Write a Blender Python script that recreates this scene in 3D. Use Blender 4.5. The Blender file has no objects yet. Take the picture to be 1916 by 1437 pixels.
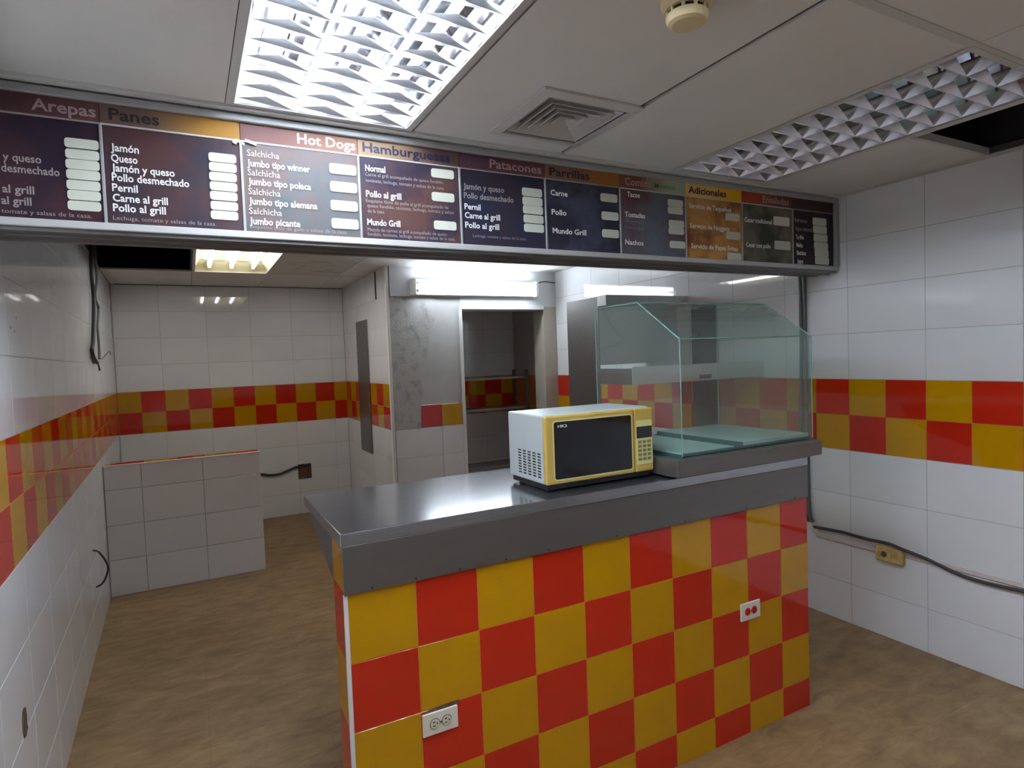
import bpy, bmesh, math, random
from mathutils import Matrix, Vector

random.seed(7)
scene = bpy.context.scene
col = scene.collection

# ------------------------------------------------------------------ camera
cam_d = bpy.data.cameras.new('camera')
cam_d.sensor_fit = 'HORIZONTAL'
cam_d.sensor_width = 36.0
cam_d.lens = 1136.84 / 1916.0 * 36.0
cam_d.clip_start = 0.02
cam = bpy.data.objects.new('camera', cam_d)
col.objects.link(cam)
_r = Vector((0.88141322, -0.47086892, -0.03732551))
_u = Vector((0.05302535, 0.0201156, 0.99839054))
_f = Vector((0.46936026, 0.88197382, -0.04269814))
cam.matrix_world = Matrix(((_r.x, _u.x, -_f.x, 0.0), (_r.y, _u.y, -_f.y, 0.0),
                           (_r.z, _u.z, -_f.z, 1.5718), (0, 0, 0, 1)))
scene.camera = cam

# ------------------------------------------------------------------ world, exposure
world = bpy.data.worlds.new('world')
scene.world = world
world.use_nodes = True
world.node_tree.nodes['Background'].inputs[0].default_value = (0.5, 0.5, 0.5, 1)
world.node_tree.nodes['Background'].inputs[1].default_value = 0.0
vs = scene.view_settings
vs.view_transform = 'Standard'
vs.look = 'None'
vs.gamma = 1.0
vs.use_curve_mapping = False
vs.exposure = 0.2
# strength of the tubes in each lamp (lit inside the lamp builders below)
E_TROFFER = 95.0
E_ADDED = 62.0  # added lamp above the camera, out of view
E_KITCHEN = 19.0
E_BATTEN = 32.0
COOL = (0.77, 0.88, 1.0)
WARM = (0.94, 0.97, 1.0)
BATT = (0.80, 0.90, 1.0)

# ------------------------------------------------------------------ main measures (metres)
XR = 3.2344          # right wall
YB = 6.7396          # back wall
YC = 1.7097          # counter front
YK = 5.10            # kitchen wall with the tube light
XS = 1.5304          # kitchen side wall
CE = 2.397           # suspended ceiling
PLEN = 2.95          # slab above the suspended ceiling
YF = -1.6            # wall behind the camera
ROWS = [0.0, 0.227, 0.479, 0.731, 0.985, 1.185, 1.385, 1.638, 1.891, 2.144, CE]


def wall_x(y):       # left wall, a touch out of square
    return -0.511 - (y - 2.953) * 0.0223


# ------------------------------------------------------------------ materials
M = {}


def lin(r, g, b):
    f = lambda c: (c / 255.0 / 12.92) if c <= 10 else ((c / 255.0 + 0.055) / 1.055) ** 2.4
    return (f(r), f(g), f(b), 1.0)


def pm(name, color, rough=0.5, metal=0.0, spec=0.5, vary=0.0, noise=None, bump=None, emit=None, coat=0.0):
    m = bpy.data.materials.new(name)
    m.use_nodes = True
    nt = m.node_tree
    b = nt.nodes['Principled BSDF']
    if len(color) == 3:
        color = (*color, 1.0)
    b.inputs['Base Color'].default_value = color
    b.inputs['Roughness'].default_value = rough
    b.inputs['Metallic'].default_value = metal
    b.inputs['Specular IOR Level'].default_value = spec
    b.inputs['Coat Weight'].default_value = coat
    b.inputs['Coat Roughness'].default_value = 0.05
    src = None
    if noise:
        sc, det, c2, lo, hi = noise[:5]
        stretch = noise[5] if len(noise) > 5 else (1, 1, 1)
        tc = nt.nodes.new('ShaderNodeTexCoord')
        mp = nt.nodes.new('ShaderNodeMapping')
        mp.inputs['Scale'].default_value = stretch
        nz = nt.nodes.new('ShaderNodeTexNoise')
        nz.inputs['Scale'].default_value = sc
        nz.inputs['Detail'].default_value = det
        nz.inputs['Roughness'].default_value = 0.62
        rp = nt.nodes.new('ShaderNodeValToRGB')
        rp.color_ramp.elements[0].position = lo
        rp.color_ramp.elements[1].position = hi
        rp.color_ramp.elements[0].color = color
        rp.color_ramp.elements[1].color = (*c2[:3], 1.0)
        nt.links.new(tc.outputs['Object'], mp.inputs[0])
        nt.links.new(mp.outputs[0], nz.inputs['Vector'])
        nt.links.new(nz.outputs['Fac'], rp.inputs[0])
        src = rp.outputs[0]
    if vary:
        oi = nt.nodes.new('ShaderNodeObjectInfo')
        mr = nt.nodes.new('ShaderNodeMapRange')
        mr.inputs[3].default_value = 1.0 - vary
        mr.inputs[4].default_value = 1.0 + vary
        hs = nt.nodes.new('ShaderNodeHueSaturation')
        nt.links.new(oi.outputs['Random'], mr.inputs[0])
        nt.links.new(mr.outputs[0], hs.inputs['Value'])
        if src:
            nt.links.new(src, hs.inputs['Color'])
        else:
            hs.inputs['Color'].default_value = color
        src = hs.outputs[0]
    if src:
        nt.links.new(src, b.inputs['Base Color'])
    if bump:
        bs, bst, bd = bump
        tc2 = nt.nodes.new('ShaderNodeTexCoord')
        n2 = nt.nodes.new('ShaderNodeTexNoise')
        n2.inputs['Scale'].default_value = bs
        n2.inputs['Detail'].default_value = 4
        bp = nt.nodes.new('ShaderNodeBump')
        bp.inputs['Strength'].default_value = bst
        bp.inputs['Distance'].default_value = bd
        nt.links.new(tc2.outputs['Object'], n2.inputs['Vector'])
        nt.links.new(n2.outputs['Fac'], bp.inputs['Height'])
        nt.links.new(bp.outputs[0], b.inputs['Normal'])
    if emit:
        b.inputs['Emission Color'].default_value = (*emit[0], 1.0)
        b.inputs['Emission Strength'].default_value = emit[1]
    M[name] = m
    return m


pm('white_tile', (0.76, 0.765, 0.785), 0.035, spec=0.7, vary=0.02, noise=(1.3, 3, (0.72, 0.715, 0.715), 0.45, 0.75))
pm('red_tile', lin(186, 37, 17), 0.06, spec=0.6, vary=0.05)
pm('yellow_tile', lin(186, 135, 2), 0.06, spec=0.6, vary=0.04)
pm('grout', (0.40, 0.385, 0.36), 0.9, noise=(6, 4, (0.25, 0.22, 0.19), 0.5, 0.75))
pm('grout_counter', lin(205, 120, 45), 0.9)
pm('plaster', (0.72, 0.71, 0.69), 0.8, noise=(3, 5, (0.5, 0.48, 0.46), 0.45, 0.7))
pm('white_panel', (0.62, 0.63, 0.65), 0.4)
pm('concrete', (0.47, 0.46, 0.45), 0.9, noise=(11, 9, (0.24, 0.23, 0.22), 0.50, 0.74), bump=(70, 0.6, 0.004))
pm('smooth_cement', (0.50, 0.495, 0.485), 0.8, noise=(3, 5, (0.42, 0.41, 0.4), 0.4, 0.7))
pm('ceiling_panel', (0.70, 0.685, 0.65), 0.65, noise=(2.2, 4, (0.64, 0.62, 0.575), 0.45, 0.75))
pm('ceiling_grid', (0.55, 0.54, 0.51), 0.55)
pm('seam_dark', (0.06, 0.055, 0.05), 0.7)
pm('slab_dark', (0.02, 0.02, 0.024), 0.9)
pm('enamel', (0.80, 0.80, 0.78), 0.35)
pm('enamel_cream', (0.46, 0.41, 0.25), 0.4)
pm('louver_metal', (0.92, 0.93, 0.96), 0.24, metal=0.92)
pm('louver_white', (0.80, 0.82, 0.86), 0.17, metal=1.0)
pm('reflector', (0.38, 0.38, 0.42), 0.12, metal=1.0)
pm('tube_off', (0.78, 0.78, 0.76), 0.25)
pm('tube_end', (0.55, 0.55, 0.56), 0.35, metal=0.8)
pm('tube_lit', (0.9, 0.9, 0.9), 0.5, emit=(COOL, E_TROFFER))
pm('tube_lit_added', (0.9, 0.9, 0.9), 0.5, emit=(COOL, E_ADDED))
pm('tube_lit_kitchen', (0.9, 0.9, 0.9), 0.5, emit=(WARM, E_KITCHEN))
pm('tube_lit_batten', (0.9, 0.9, 0.9), 0.5, emit=(BATT, E_BATTEN))
pm('steel', (0.44, 0.445, 0.47), 0.14, metal=0.94, noise=(9, 4, (0.36, 0.365, 0.39), 0.4, 0.7, (1, 12, 12)))
pm('steel_dull', (0.215, 0.205, 0.20), 0.38, metal=0.85, noise=(5, 4, (0.20, 0.192, 0.185), 0.4, 0.7, (1, 6, 10)))
pm('steel_light', (0.62, 0.64, 0.63), 0.35, metal=0.6)
pm('aluminium', (0.36, 0.355, 0.35), 0.55, metal=0.4)
pm('aluminium_light', (0.52, 0.51, 0.49), 0.5, metal=0.25)
pm('board_back', (0.10, 0.10, 0.105), 0.5)
pm('black_plastic', (0.012, 0.012, 0.014), 0.25)
pm('cable_black', (0.018, 0.017, 0.016), 0.5)
pm('cable_grey', (0.10, 0.105, 0.10), 0.5)
pm('cable_brown', (0.05, 0.045, 0.04), 0.55)
pm('copper', (0.45, 0.22, 0.1), 0.4, metal=0.9)
pm('ivory_plastic', lin(214, 196, 150), 0.4)
pm('aged_plastic', lin(196, 170, 112), 0.45, noise=(30, 5, lin(150, 110, 50), 0.45, 0.75))
pm('plate_white', (0.72, 0.68, 0.58), 0.35)
pm('socket_red', lin(190, 25, 30), 0.35)
pm('socket_ivory', (0.62, 0.58, 0.45), 0.35)
pm('trim_white', (0.75, 0.74, 0.72), 0.4)
pm('raceway', lin(205, 195, 188), 0.45)
pm('beige_paint', (0.46, 0.42, 0.35), 0.6)
pm('brown_hole', lin(105, 82, 60), 0.9, noise=(25, 5, lin(60, 45, 32), 0.4, 0.7))
pm('mw_gold', lin(190, 160, 80), 0.32, metal=0.15)
pm('mw_panel', lin(205, 195, 132), 0.35)
pm('mw_white', (0.40, 0.43, 0.42), 0.3)
pm('mw_glass', (0.008, 0.008, 0.010), 0.06, coat=0.3)
pm('mw_key', lin(120, 118, 80), 0.5)
pm('sticker', lin(204, 205, 190), 0.45)
pm('tray_glass', lin(168, 196, 190), 0.12)
pm('tray_edge', lin(45, 82, 74), 0.15)
pm('letter_white', lin(236, 234, 230), 0.5)
pm('letter_dim', lin(150, 138, 135), 0.5)
pm('letter_faint', lin(140, 132, 140), 0.5)
pm('letter_mauve', lin(160, 132, 134), 0.5)
pm('letter_pale', lin(222, 214, 205), 0.5)
pm('letter_dark', lin(26, 15, 24), 0.5)
pm('letter_navy', lin(18, 24, 58), 0.5)
pm('letter_green', lin(70, 130, 78), 0.5)
pm('letter_black', lin(24, 15, 15), 0.5)

PRINT = [  # print of the panel: colour a, colour b; header from left to right
    ((40, 30, 44), (64, 36, 42), (74, 48, 52), (92, 58, 56)),
    ((72, 48, 48), (50, 44, 54), (100, 78, 72), (150, 108, 46)),
    ((104, 86, 82), (84, 90, 92), (106, 72, 68), (128, 90, 76)),
    ((52, 44, 58), (84, 58, 54), (146, 122, 96), (86, 62, 58)),
    ((42, 42, 58), (52, 42, 50), (82, 54, 66), (100, 60, 62)),
    ((44, 42, 54), (68, 70, 88), (128, 92, 74), (150, 96, 42)),
    ((96, 100, 108), (96, 66, 70), (120, 66, 50), (165, 170, 145)),
    ((196, 142, 74), (128, 76, 44), (230, 188, 98), (226, 170, 30)),  # body colours lightened in place of reflected light on this panel
    ((112, 106, 90), (62, 68, 52), (158, 64, 40), (104, 56, 44)),
    ((52, 38, 42), (34, 26, 38), (66, 50, 46), (52, 40, 36)),
]
for i, (a, b_, h, h2) in enumerate(PRINT):
    pm('print_%d' % i, lin(*a), 0.40, spec=0.22, noise=(5.5, 5, lin(*b_), 0.42, 0.62))
    m = pm('header_%d' % i, lin(*h), 0.42, spec=0.2)
    nt = m.node_tree
    tc = nt.nodes.new('ShaderNodeTexCoord'); sp = nt.nodes.new('ShaderNodeSeparateXYZ'); rp = nt.nodes.new('ShaderNodeValToRGB')
    rp.color_ramp.elements[0].position = 0.3; rp.color_ramp.elements[0].color = lin(*h)
    rp.color_ramp.elements[1].position = 0.75; rp.color_ramp.elements[1].color = lin(*h2)
    nt.links.new(tc.outputs['Generated'], sp.inputs[0]); nt.links.new(sp.outputs['X'], rp.inputs[0])
    nt.links.new(rp.outputs[0], nt.nodes['Principled BSDF'].inputs['Base Color'])

# wall base: grout, warmer in the coloured band
m = pm('wall_grout', (0.52, 0.50, 0.48), 0.9)
nt = m.node_tree
bs = nt.nodes['Principled BSDF']
geo = nt.nodes.new('ShaderNodeNewGeometry')
sp = nt.nodes.new('ShaderNodeSeparateXYZ')
nt.links.new(geo.outputs['Position'], sp.inputs[0])
g1 = nt.nodes.new('ShaderNodeMath'); g1.operation = 'GREATER_THAN'; g1.inputs[1].default_value = 0.987
g2 = nt.nodes.new('ShaderNodeMath'); g2.operation = 'LESS_THAN'; g2.inputs[1].default_value = 1.383
g3 = nt.nodes.new('ShaderNodeMath'); g3.operation = 'MULTIPLY'
nt.links.new(sp.outputs['Z'], g1.inputs[0]); nt.links.new(sp.outputs['Z'], g2.inputs[0])
nt.links.new(g1.outputs[0], g3.inputs[0]); nt.links.new(g2.outputs[0], g3.inputs[1])
mx = nt.nodes.new('ShaderNodeMix'); mx.data_type = 'RGBA'
mx.inputs[6].default_value = (0.40, 0.385, 0.37, 1); mx.inputs[7].default_value = lin(190, 105, 40)
nt.links.new(g3.outputs[0], mx.inputs[0]); nt.links.new(mx.outputs[2], bs.inputs['Base Color'])

# vinyl floor
m = pm('vinyl_floor', lin(140, 112, 78), 0.42, spec=0.35)
nt = m.node_tree
bs = nt.nodes['Principled BSDF']
tc = nt.nodes.new('ShaderNodeTexCoord')
mp = nt.nodes.new('ShaderNodeMapping'); mp.inputs['Scale'].default_value = (1.0, 2.2, 1.0); mp.inputs['Rotation'].default_value = (0, 0, 0.25)
n1 = nt.nodes.new('ShaderNodeTexNoise'); n1.inputs['Scale'].default_value = 6.0; n1.inputs['Detail'].default_value = 9; n1.inputs['Roughness'].default_value = 0.66; n1.inputs['Distortion'].default_value = 0.4
n2 = nt.nodes.new('ShaderNodeTexNoise'); n2.inputs['Scale'].default_value = 1.4; n2.inputs['Detail'].default_value = 4
r1 = nt.nodes.new('ShaderNodeValToRGB')
e = r1.color_ramp.elements
e[0].position = 0.30; e[0].color = lin(118, 92, 62)
e[1].position = 0.72; e[1].color = lin(168, 141, 102)
k = e.new(0.5); k.color = lin(146, 118, 82)
r2 = nt.nodes.new('ShaderNodeValToRGB')
r2.color_ramp.elements[0].position = 0.3; r2.color_ramp.elements[0].color = (0.78, 0.74, 0.70, 1)
r2.color_ramp.elements[1].position = 0.7; r2.color_ramp.elements[1].color = (1.0, 1.0, 1.0, 1)
mu = nt.nodes.new('ShaderNodeMix'); mu.data_type = 'RGBA'; mu.blend_type = 'MULTIPLY'; mu.inputs[0].default_value = 1.0
br = nt.nodes.new('ShaderNodeTexBrick')
br.offset = 0.0
br.inputs['Color1'].default_value = (1, 1, 1, 1); br.inputs['Color2'].default_value = (0.94, 0.93, 0.92, 1); br.inputs['Mortar'].default_value = (0.72, 0.68, 0.62, 1)
br.inputs['Scale'].default_value = 1.0; br.inputs['Mortar Size'].default_value = 0.0016
br.inputs['Brick Width'].default_value = 0.457; br.inputs['Row Height'].default_value = 0.457
mu2 = nt.nodes.new('ShaderNodeMix'); mu2.data_type = 'RGBA'; mu2.blend_type = 'MULTIPLY'; mu2.inputs[0].default_value = 0.6
L = nt.links.new
L(tc.outputs['Object'], mp.inputs[0]); L(mp.outputs[0], n1.inputs['Vector']); L(tc.outputs['Object'], n2.inputs['Vector']); L(tc.outputs['Object'], br.inputs['Vector'])
L(n1.outputs['Fac'], r1.inputs[0]); L(n2.outputs['Fac'], r2.inputs[0])
L(r1.outputs[0], mu.inputs[6]); L(r2.outputs[0], mu.inputs[7])
L(mu.outputs[2], mu2.inputs[6]); L(br.outputs['Color'], mu2.inputs[7])
L(mu2.outputs[2], bs.inputs['Base Color'])

# stained ceiling panel (soot around the joint)
m = pm('ceiling_panel_stained', (0.60, 0.585, 0.55), 0.65, noise=(4.2, 7, (0.16, 0.13, 0.11), 0.56, 0.70, (1, 2.2, 1)))

# clear glass with a green cast
def glass(name, tint):
    m = bpy.data.materials.new(name); m.use_nodes = True
    nt = m.node_tree; nt.nodes.remove(nt.nodes['Principled BSDF'])
    out = nt.nodes['Material Output']
    tr = nt.nodes.new('ShaderNodeBsdfTransparent'); tr.inputs[0].default_value = (*tint, 1)
    gl = nt.nodes.new('ShaderNodeBsdfGlossy'); gl.inputs['Roughness'].default_value = 0.015; gl.inputs['Color'].default_value = (0.95, 1.0, 0.98, 1)
    fr = nt.nodes.new('ShaderNodeFresnel'); fr.inputs['IOR'].default_value = 1.5
    mx = nt.nodes.new('ShaderNodeMixShader')
    df = nt.nodes.new('ShaderNodeBsdfDiffuse'); df.inputs[0].default_value = (0.62, 0.72, 0.70, 1)
    mx2 = nt.nodes.new('ShaderNodeMixShader'); mx2.inputs[0].default_value = 0.05
    nt.links.new(tr.outputs[0], mx2.inputs[1]); nt.links.new(df.outputs[0], mx2.inputs[2])
    ge = nt.nodes.new('ShaderNodeNewGeometry')
    iv = nt.nodes.new('ShaderNodeMath'); iv.operation = 'SUBTRACT'; iv.inputs[0].default_value = 1.0
    ml = nt.nodes.new('ShaderNodeMath'); ml.operation = 'MULTIPLY'
    nt.links.new(ge.outputs['Backfacing'], iv.inputs[1]); nt.links.new(iv.outputs[0], ml.inputs[0]); nt.links.new(fr.outputs[0], ml.inputs[1])
    nt.links.new(ml.outputs[0], mx.inputs[0]); nt.links.new(mx2.outputs[0], mx.inputs[1]); nt.links.new(gl.outputs[0], mx.inputs[2])
    nt.links.new(mx.outputs[0], out.inputs[0])
    M[name] = m
glass('case_glass', (0.90, 0.945, 0.925))
pm('glass_edge', lin(110, 150, 138), 0.15)

# ------------------------------------------------------------------ helpers
def link(name, me, mat=None, parent=None, kind=None):
    if mat is not None and not me.materials:
        me.materials.append(M[mat] if isinstance(mat, str) else mat)
    o = bpy.data.objects.new(name, me)
    col.objects.link(o)
    if parent is not None:
        o.parent = parent
        if parent.parent is None:      # a part; sub-parts hang on parts that already sit in world space
            o.matrix_parent_inverse = parent.matrix_basis.inverted()
    if kind:
        o['kind'] = kind
    return o


def obj(name, bm, mat, parent=None, kind=None, smooth=False):
    bmesh.ops.recalc_face_normals(bm, faces=bm.faces)
    if smooth:
        for f in bm.faces:
            f.smooth = True
    me = bpy.data.meshes.new(name)
    bm.to_mesh(me); bm.free()
    return link(name, me, mat, parent, kind)


def thing(name, loc, label, cat, group=None):
    o = bpy.data.objects.new(name, None)
    o.empty_display_size = 0.05
    col.objects.link(o)
    o.location = loc
    o.matrix_basis = Matrix.Translation(Vector(loc))
    tag(o, label, cat, group)
    return o


def tag(o, label, cat, group=None):
    o['label'] = label; o['category'] = cat
    if group:
        o['group'] = group
    return o


def box(bm, x0, x1, y0, y1, z0, z1, bevel=0.0, seg=1):
    vs_ = [bm.verts.new((x, y, z)) for x in (x0, x1) for y in (y0, y1) for z in (z0, z1)]
    fs = [(0, 1, 3, 2), (4, 6, 7, 5), (0, 4, 5, 1), (2, 3, 7, 6), (0, 2, 6, 4), (1, 5, 7, 3)]
    faces = [bm.faces.new([vs_[i] for i in f]) for f in fs]
    if bevel:
        ed = list({e for f in faces for e in f.edges})
        bmesh.ops.bevel(bm, geom=ed, offset=bevel, segments=seg, affect='EDGES', profile=0.5)
    return bm


def bx(*a, **k):
    return box(bmesh.new(), *a, **k)


def prism(bm, poly, axis, a0, a1):
    """extrude a 2D polygon along an axis; poly in the two other axes, in order"""
    def P(p, a):
        if axis == 'x': return (a, p[0], p[1])
        if axis == 'y': return (p[0], a, p[1])
        return (p[0], p[1], a)
    v0 = [bm.verts.new(P(p, a0)) for p in poly]
    v1 = [bm.verts.new(P(p, a1)) for p in poly]
    n = len(poly)
    bm.faces.new(v0); bm.faces.new(v1[::-1])
    for i in range(n):
        bm.faces.new((v0[i], v1[i], v1[(i + 1) % n], v0[(i + 1) % n]))
    return bm


def spline(pts, n=6):
    pts = [Vector(p) for p in pts]
    out = []
    for i in range(len(pts) - 1):
        p0 = pts[max(i - 1, 0)]; p1 = pts[i]; p2 = pts[i + 1]; p3 = pts[min(i + 2, len(pts) - 1)]
        for k in range(n):
            t = k / n
            out.append(0.5 * ((2 * p1) + (-p0 + p2) * t + (2 * p0 - 5 * p1 + 4 * p2 - p3) * t * t + (-p0 + 3 * p1 - 3 * p2 + p3) * t ** 3))
    out.append(pts[-1])
    return out


def tube(bm, pts, r, seg=10, smooth_n=6, taper=None):
    pts = spline(pts, smooth_n) if smooth_n else [Vector(p) for p in pts]
    up = Vector((0, 0, 1))
    rings = []
    prev = None
    for i, p in enumerate(pts):
        d = (pts[min(i + 1, len(pts) - 1)] - pts[max(i - 1, 0)]).normalized()
        if prev is None:
            a = d.orthogonal().normalized()
        else:
            a = (prev - d * prev.dot(d)).normalized()
        prev = a
        b = d.cross(a)
        rr = r if taper is None else r * (1 + (taper - 1) * i / (len(pts) - 1))
        rings.append([bm.verts.new(p + (a * math.cos(2 * math.pi * k / seg) + b * math.sin(2 * math.pi * k / seg)) * rr) for k in range(seg)])
    for a, b in zip(rings, rings[1:]):
        for k in range(seg):
            bm.faces.new((a[k], a[(k + 1) % seg], b[(k + 1) % seg], b[k]))
    bm.faces.new(rings[0][::-1]); bm.faces.new(rings[-1])
    return bm


def lathe(bm, prof, center, seg=32):
    """prof: list of (radius, z offset); axis z"""
    cx, cy, cz = center
    rings = []
    for r, z in prof:
        if r < 1e-6:
            rings.append([bm.verts.new((cx, cy, cz + z))])
        else:
            rings.append([bm.verts.new((cx + r * math.cos(2 * math.pi * k / seg), cy + r * math.sin(2 * math.pi * k / seg), cz + z)) for k in range(seg)])
    for a, b in zip(rings, rings[1:]):
        for k in range(seg):
            q = [a[k % len(a)], a[(k + 1) % len(a)], b[(k + 1) % len(b)], b[k % len(b)]]
            q = list(dict.fromkeys(q))
            if len(q) > 2:
                bm.faces.new(q)
    return bm


# tiles: shared meshes, one object each
_tile_cache = {}


def tile_mesh(w, h, mat):
    key = (round(w, 3), round(h, 3), mat)
    if key in _tile_cache:
        return _tile_cache[key]
    bm = bmesh.new()
    t, c = 0.006, 0.0005
    lo = [bm.verts.new((x * w / 2, y * h / 2, -t)) for x, y in ((-1, -1), (1, -1), (1, 1), (-1, 1))]
    mi = [bm.verts.new((x * w / 2, y * h / 2, -c)) for x, y in ((-1, -1), (1, -1), (1, 1), (-1, 1))]
    hi = [bm.verts.new((x * (w / 2 - c), y * (h / 2 - c), 0)) for x, y in ((-1, -1), (1, -1), (1, 1), (-1, 1))]
    bm.faces.new(hi)
    for a, b in ((lo, mi), (mi, hi)):
        for k in range(4):
            bm.faces.new((a[k], a[(k + 1) % 4], b[(k + 1) % 4], b[k]))
    me = bpy.data.meshes.new('tile')
    bm.to_mesh(me); bm.free()
    me.materials.append(M[mat])
    _tile_cache[key] = me
    return me


def tile(parent, origin, u, n, u0, u1, z0, z1, mat, gap=0.003):
    """one tile on the plane through origin, horizontal direction u, outward normal n"""
    u = Vector(u); n = Vector(n); v = Vector((0, 0, 1))
    me = tile_mesh(u1 - u0 - gap, z1 - z0 - gap, mat)
    o = bpy.data.objects.new('tile', me)
    col.objects.link(o)
    c = Vector(origin) + u * ((u0 + u1) / 2) + v * ((z0 + z1) / 2)
    x = v.cross(n)
    o.matrix_basis = Matrix(((x.x, v.x, n.x, c.x), (x.y, v.y, n.y, c.y), (x.z, v.z, n.z, c.z), (0, 0, 0, 1)))
    o.parent = parent
    o.matrix_parent_inverse = parent.matrix_basis.inverted()
    return o


def breaks(a, b, first, pitch):
    out = [a]
    k = math.ceil((a - first) / pitch)
    while first + k * pitch < b - 1e-6:
        q = first + k * pitch
        if q > a + 0.012:
            out.append(q)
        k += 1
    if b - out[-1] < 0.012 and len(out) > 1:
        out.pop()
    out.append(b)
    return out


def cut(rect, holes):
    """skip a tile that lies inside one of the openings (u0,u1,z0,z1)"""
    u0, u1, z0, z1 = rect
    for h in holes:
        if u0 >= h[0] - 0.01 and u1 <= h[1] + 0.01 and z0 >= h[2] - 0.01 and z1 <= h[3] + 0.01:
            return True
    return False


def tile_wall(parent, origin, u, n, ulo, uhi, first, parity, white_first, holes=(), zmax=CE, zmin=0.0):
    """white 40 cm tiles with a two-row checkered band of 20 cm tiles"""
    wb = breaks(ulo, uhi, white_first, 0.4)
    sb = breaks(ulo, uhi, first, 0.2)
    for z0, z1 in zip(ROWS, ROWS[1:]):
        if z0 < zmin - 1e-6 or z1 > zmax + 1e-6:
            continue
        band = z0 in (0.985, 1.185)
        for a, b in (zip(sb, sb[1:]) if band else zip(wb, wb[1:])):
            if cut((a, b, z0, z1), holes):
                continue
            if band:
                k = int(round(math.floor(((a + b) / 2 - first) / 0.2)))
                up = z0 == 1.185
                red = (k + parity + (0 if up else 1)) % 2 == 0
                tile(parent, origin, u, n, a, b, z0, z1, 'red_tile' if red else 'yellow_tile')
            else:
                tile(parent, origin, u, n, a, b, z0, z1, 'white_tile', 0.0028)


G = 0.0012   # how far the grout lies behind the tile face

# ------------------------------------------------------------------ structure: floor, walls
obj('floor', bx(-1.0, 3.6, YF - 0.1, YB + 0.1, -0.08, 0.0), 'vinyl_floor', kind='structure')

w = obj('wall_right', bx(XR + G, XR + 0.12, YF, 6.2, 0.0, CE + 0.02), 'wall_grout', kind='structure')
tile_wall(w, (XR, 0, 0), (0, 1, 0), (-1, 0, 0), YF, YK, 2.0966, 0, 2.0966)

w = obj('wall_back', bx(-0.72, XS + 0.1, YB + G, YB + 0.12, 0.0, CE + 0.02), 'wall_grout', kind='structure')
tile_wall(w, (0, YB, 0), (1, 0, 0), (0, -1, 0), wall_x(YB) + 0.004, XS - 0.003, -0.4036, 0, -0.214)

# left wall, skewed a little
bm = bmesh.new()
prism(bm, [(wall_x(YF) - G, YF), (wall_x(YB + 0.1) - G, YB + 0.1), (wall_x(YB + 0.1) - 0.12, YB + 0.1), (wall_x(YF) - 0.12, YF)], 'z', 0.0, CE + 0.02)
wall_left = obj('wall_left', bm, 'wall_grout', kind='structure')
ul = Vector((-0.0223, 1.0, 0)).normalized()
nl = Vector((1.0, 0.0223, 0)).normalized()
o_l = (wall_x(0), 0, 0)
tile_wall(wall_left, o_l, ul, nl, YF, YB - 0.004, YB - 0.2, 1, YB - 0.27)
# drill holes and the broken socket hole
for (y, z) in [(2.516, 1.731), (2.569, 1.722), (2.611, 1.77), (3.409, 1.939), (3.38, 1.964), (3.327, 1.885), (3.473, 2.007), (4.05, 0.86), (3.2, 0.95)]:
    bm = bmesh.new()
    c = Vector((wall_x(y), y, z))
    vsx = [bm.verts.new(c + ul * (0.006 * math.cos(a * math.pi / 4)) + Vector((0, 0, 0.006 * math.sin(a * math.pi / 4))) + nl * 0.0006) for a in range(8)]
    bm.faces.new(vsx)
    bmesh.ops.extrude_face_region(bm, geom=list(bm.faces))
    obj('drill_hole', bm, 'cable_black', wall_left)
bm = bmesh.new()
pts = [(2.302, 0.556), (2.322, 0.560), (2.345, 0.550), (2.35, 0.52), (2.345, 0.498), (2.355, 0.482), (2.325, 0.468), (2.30, 0.474), (2.288, 0.50), (2.29, 0.53)]
prism(bm, [(p[0], p[1]) for p in pts], 'x', wall_x(2.32) - 0.001, wall_x(2.32) + 0.0012)
obj('broken_tile_hole', bm, 'brown_hole', wall_left)

# side wall of the kitchen recess
w = obj('wall_side', bx(XS + G, XS + 0.12, YK + 0.002, YB + 0.1, 0.0, PLEN), 'wall_grout', kind='structure')
tile_wall(w, (XS, 0, 0), (0, 1, 0), (-1, 0, 0), YK + 0.03, YB - 0.003, YB - 0.2, 0, YB - 0.22)

# kitchen wall with the tube light: pier, lintel, jamb
w = obj('wall_kitchen', bx(XS + 0.001, 2.21, YK + 0.006, YK + 0.2, 0.0, PLEN), 'smooth_cement', kind='structure')
obj('corner_trim', bx(XS - 0.004, XS + 0.02, YK - 0.006, YK + 0.03, 0.0, CE, bevel=0.002), 'trim_white', w)
obj('upper_panel', bx(XS + 0.03, 2.24, YK - 0.012, YK + 0.006, 2.14, CE), 'white_panel', w)
obj('bare_concrete', prism(bmesh.new(), [(XS + 0.022, 0.985), (1.79, 0.985), (1.80, 1.2), (1.83, 1.32), (1.79, 1.45), (1.88, 1.62), (1.90, 1.8), (1.97, 1.95), (1.98, 2.14), (XS + 0.022, 2.14)], 'y', YK - 0.001, YK + 0.006), 'concrete', w)
for a, b, mt in [(1.795, 1.99, 'red_tile'), (1.99, 2.19, 'yellow_tile')]:
    tile(w, (0, YK, 0), (1, 0, 0), (0, -1, 0), a, b, 0.985, 1.185, mt)
for z0, z1 in zip(ROWS[:4], ROWS[1:5]):
    for a, b in ((XS + 0.03, 1.99), (1.99, 2.2)):
        tile(w, (0, YK, 0), (1, 0, 0), (0, -1, 0), a, b, z0, z1, 'white_tile')
obj('trim_1', bx(2.195, 2.225, YK - 0.008, YK + 0.2, 0.0, 2.06, bevel=0.003), 'trim_white', kind='structure')
w2 = obj('wall_lintel', bx(2.21, XR - 0.001, YK, YK + 0.2, 2.06, PLEN), 'white_panel', kind='structure')
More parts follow.
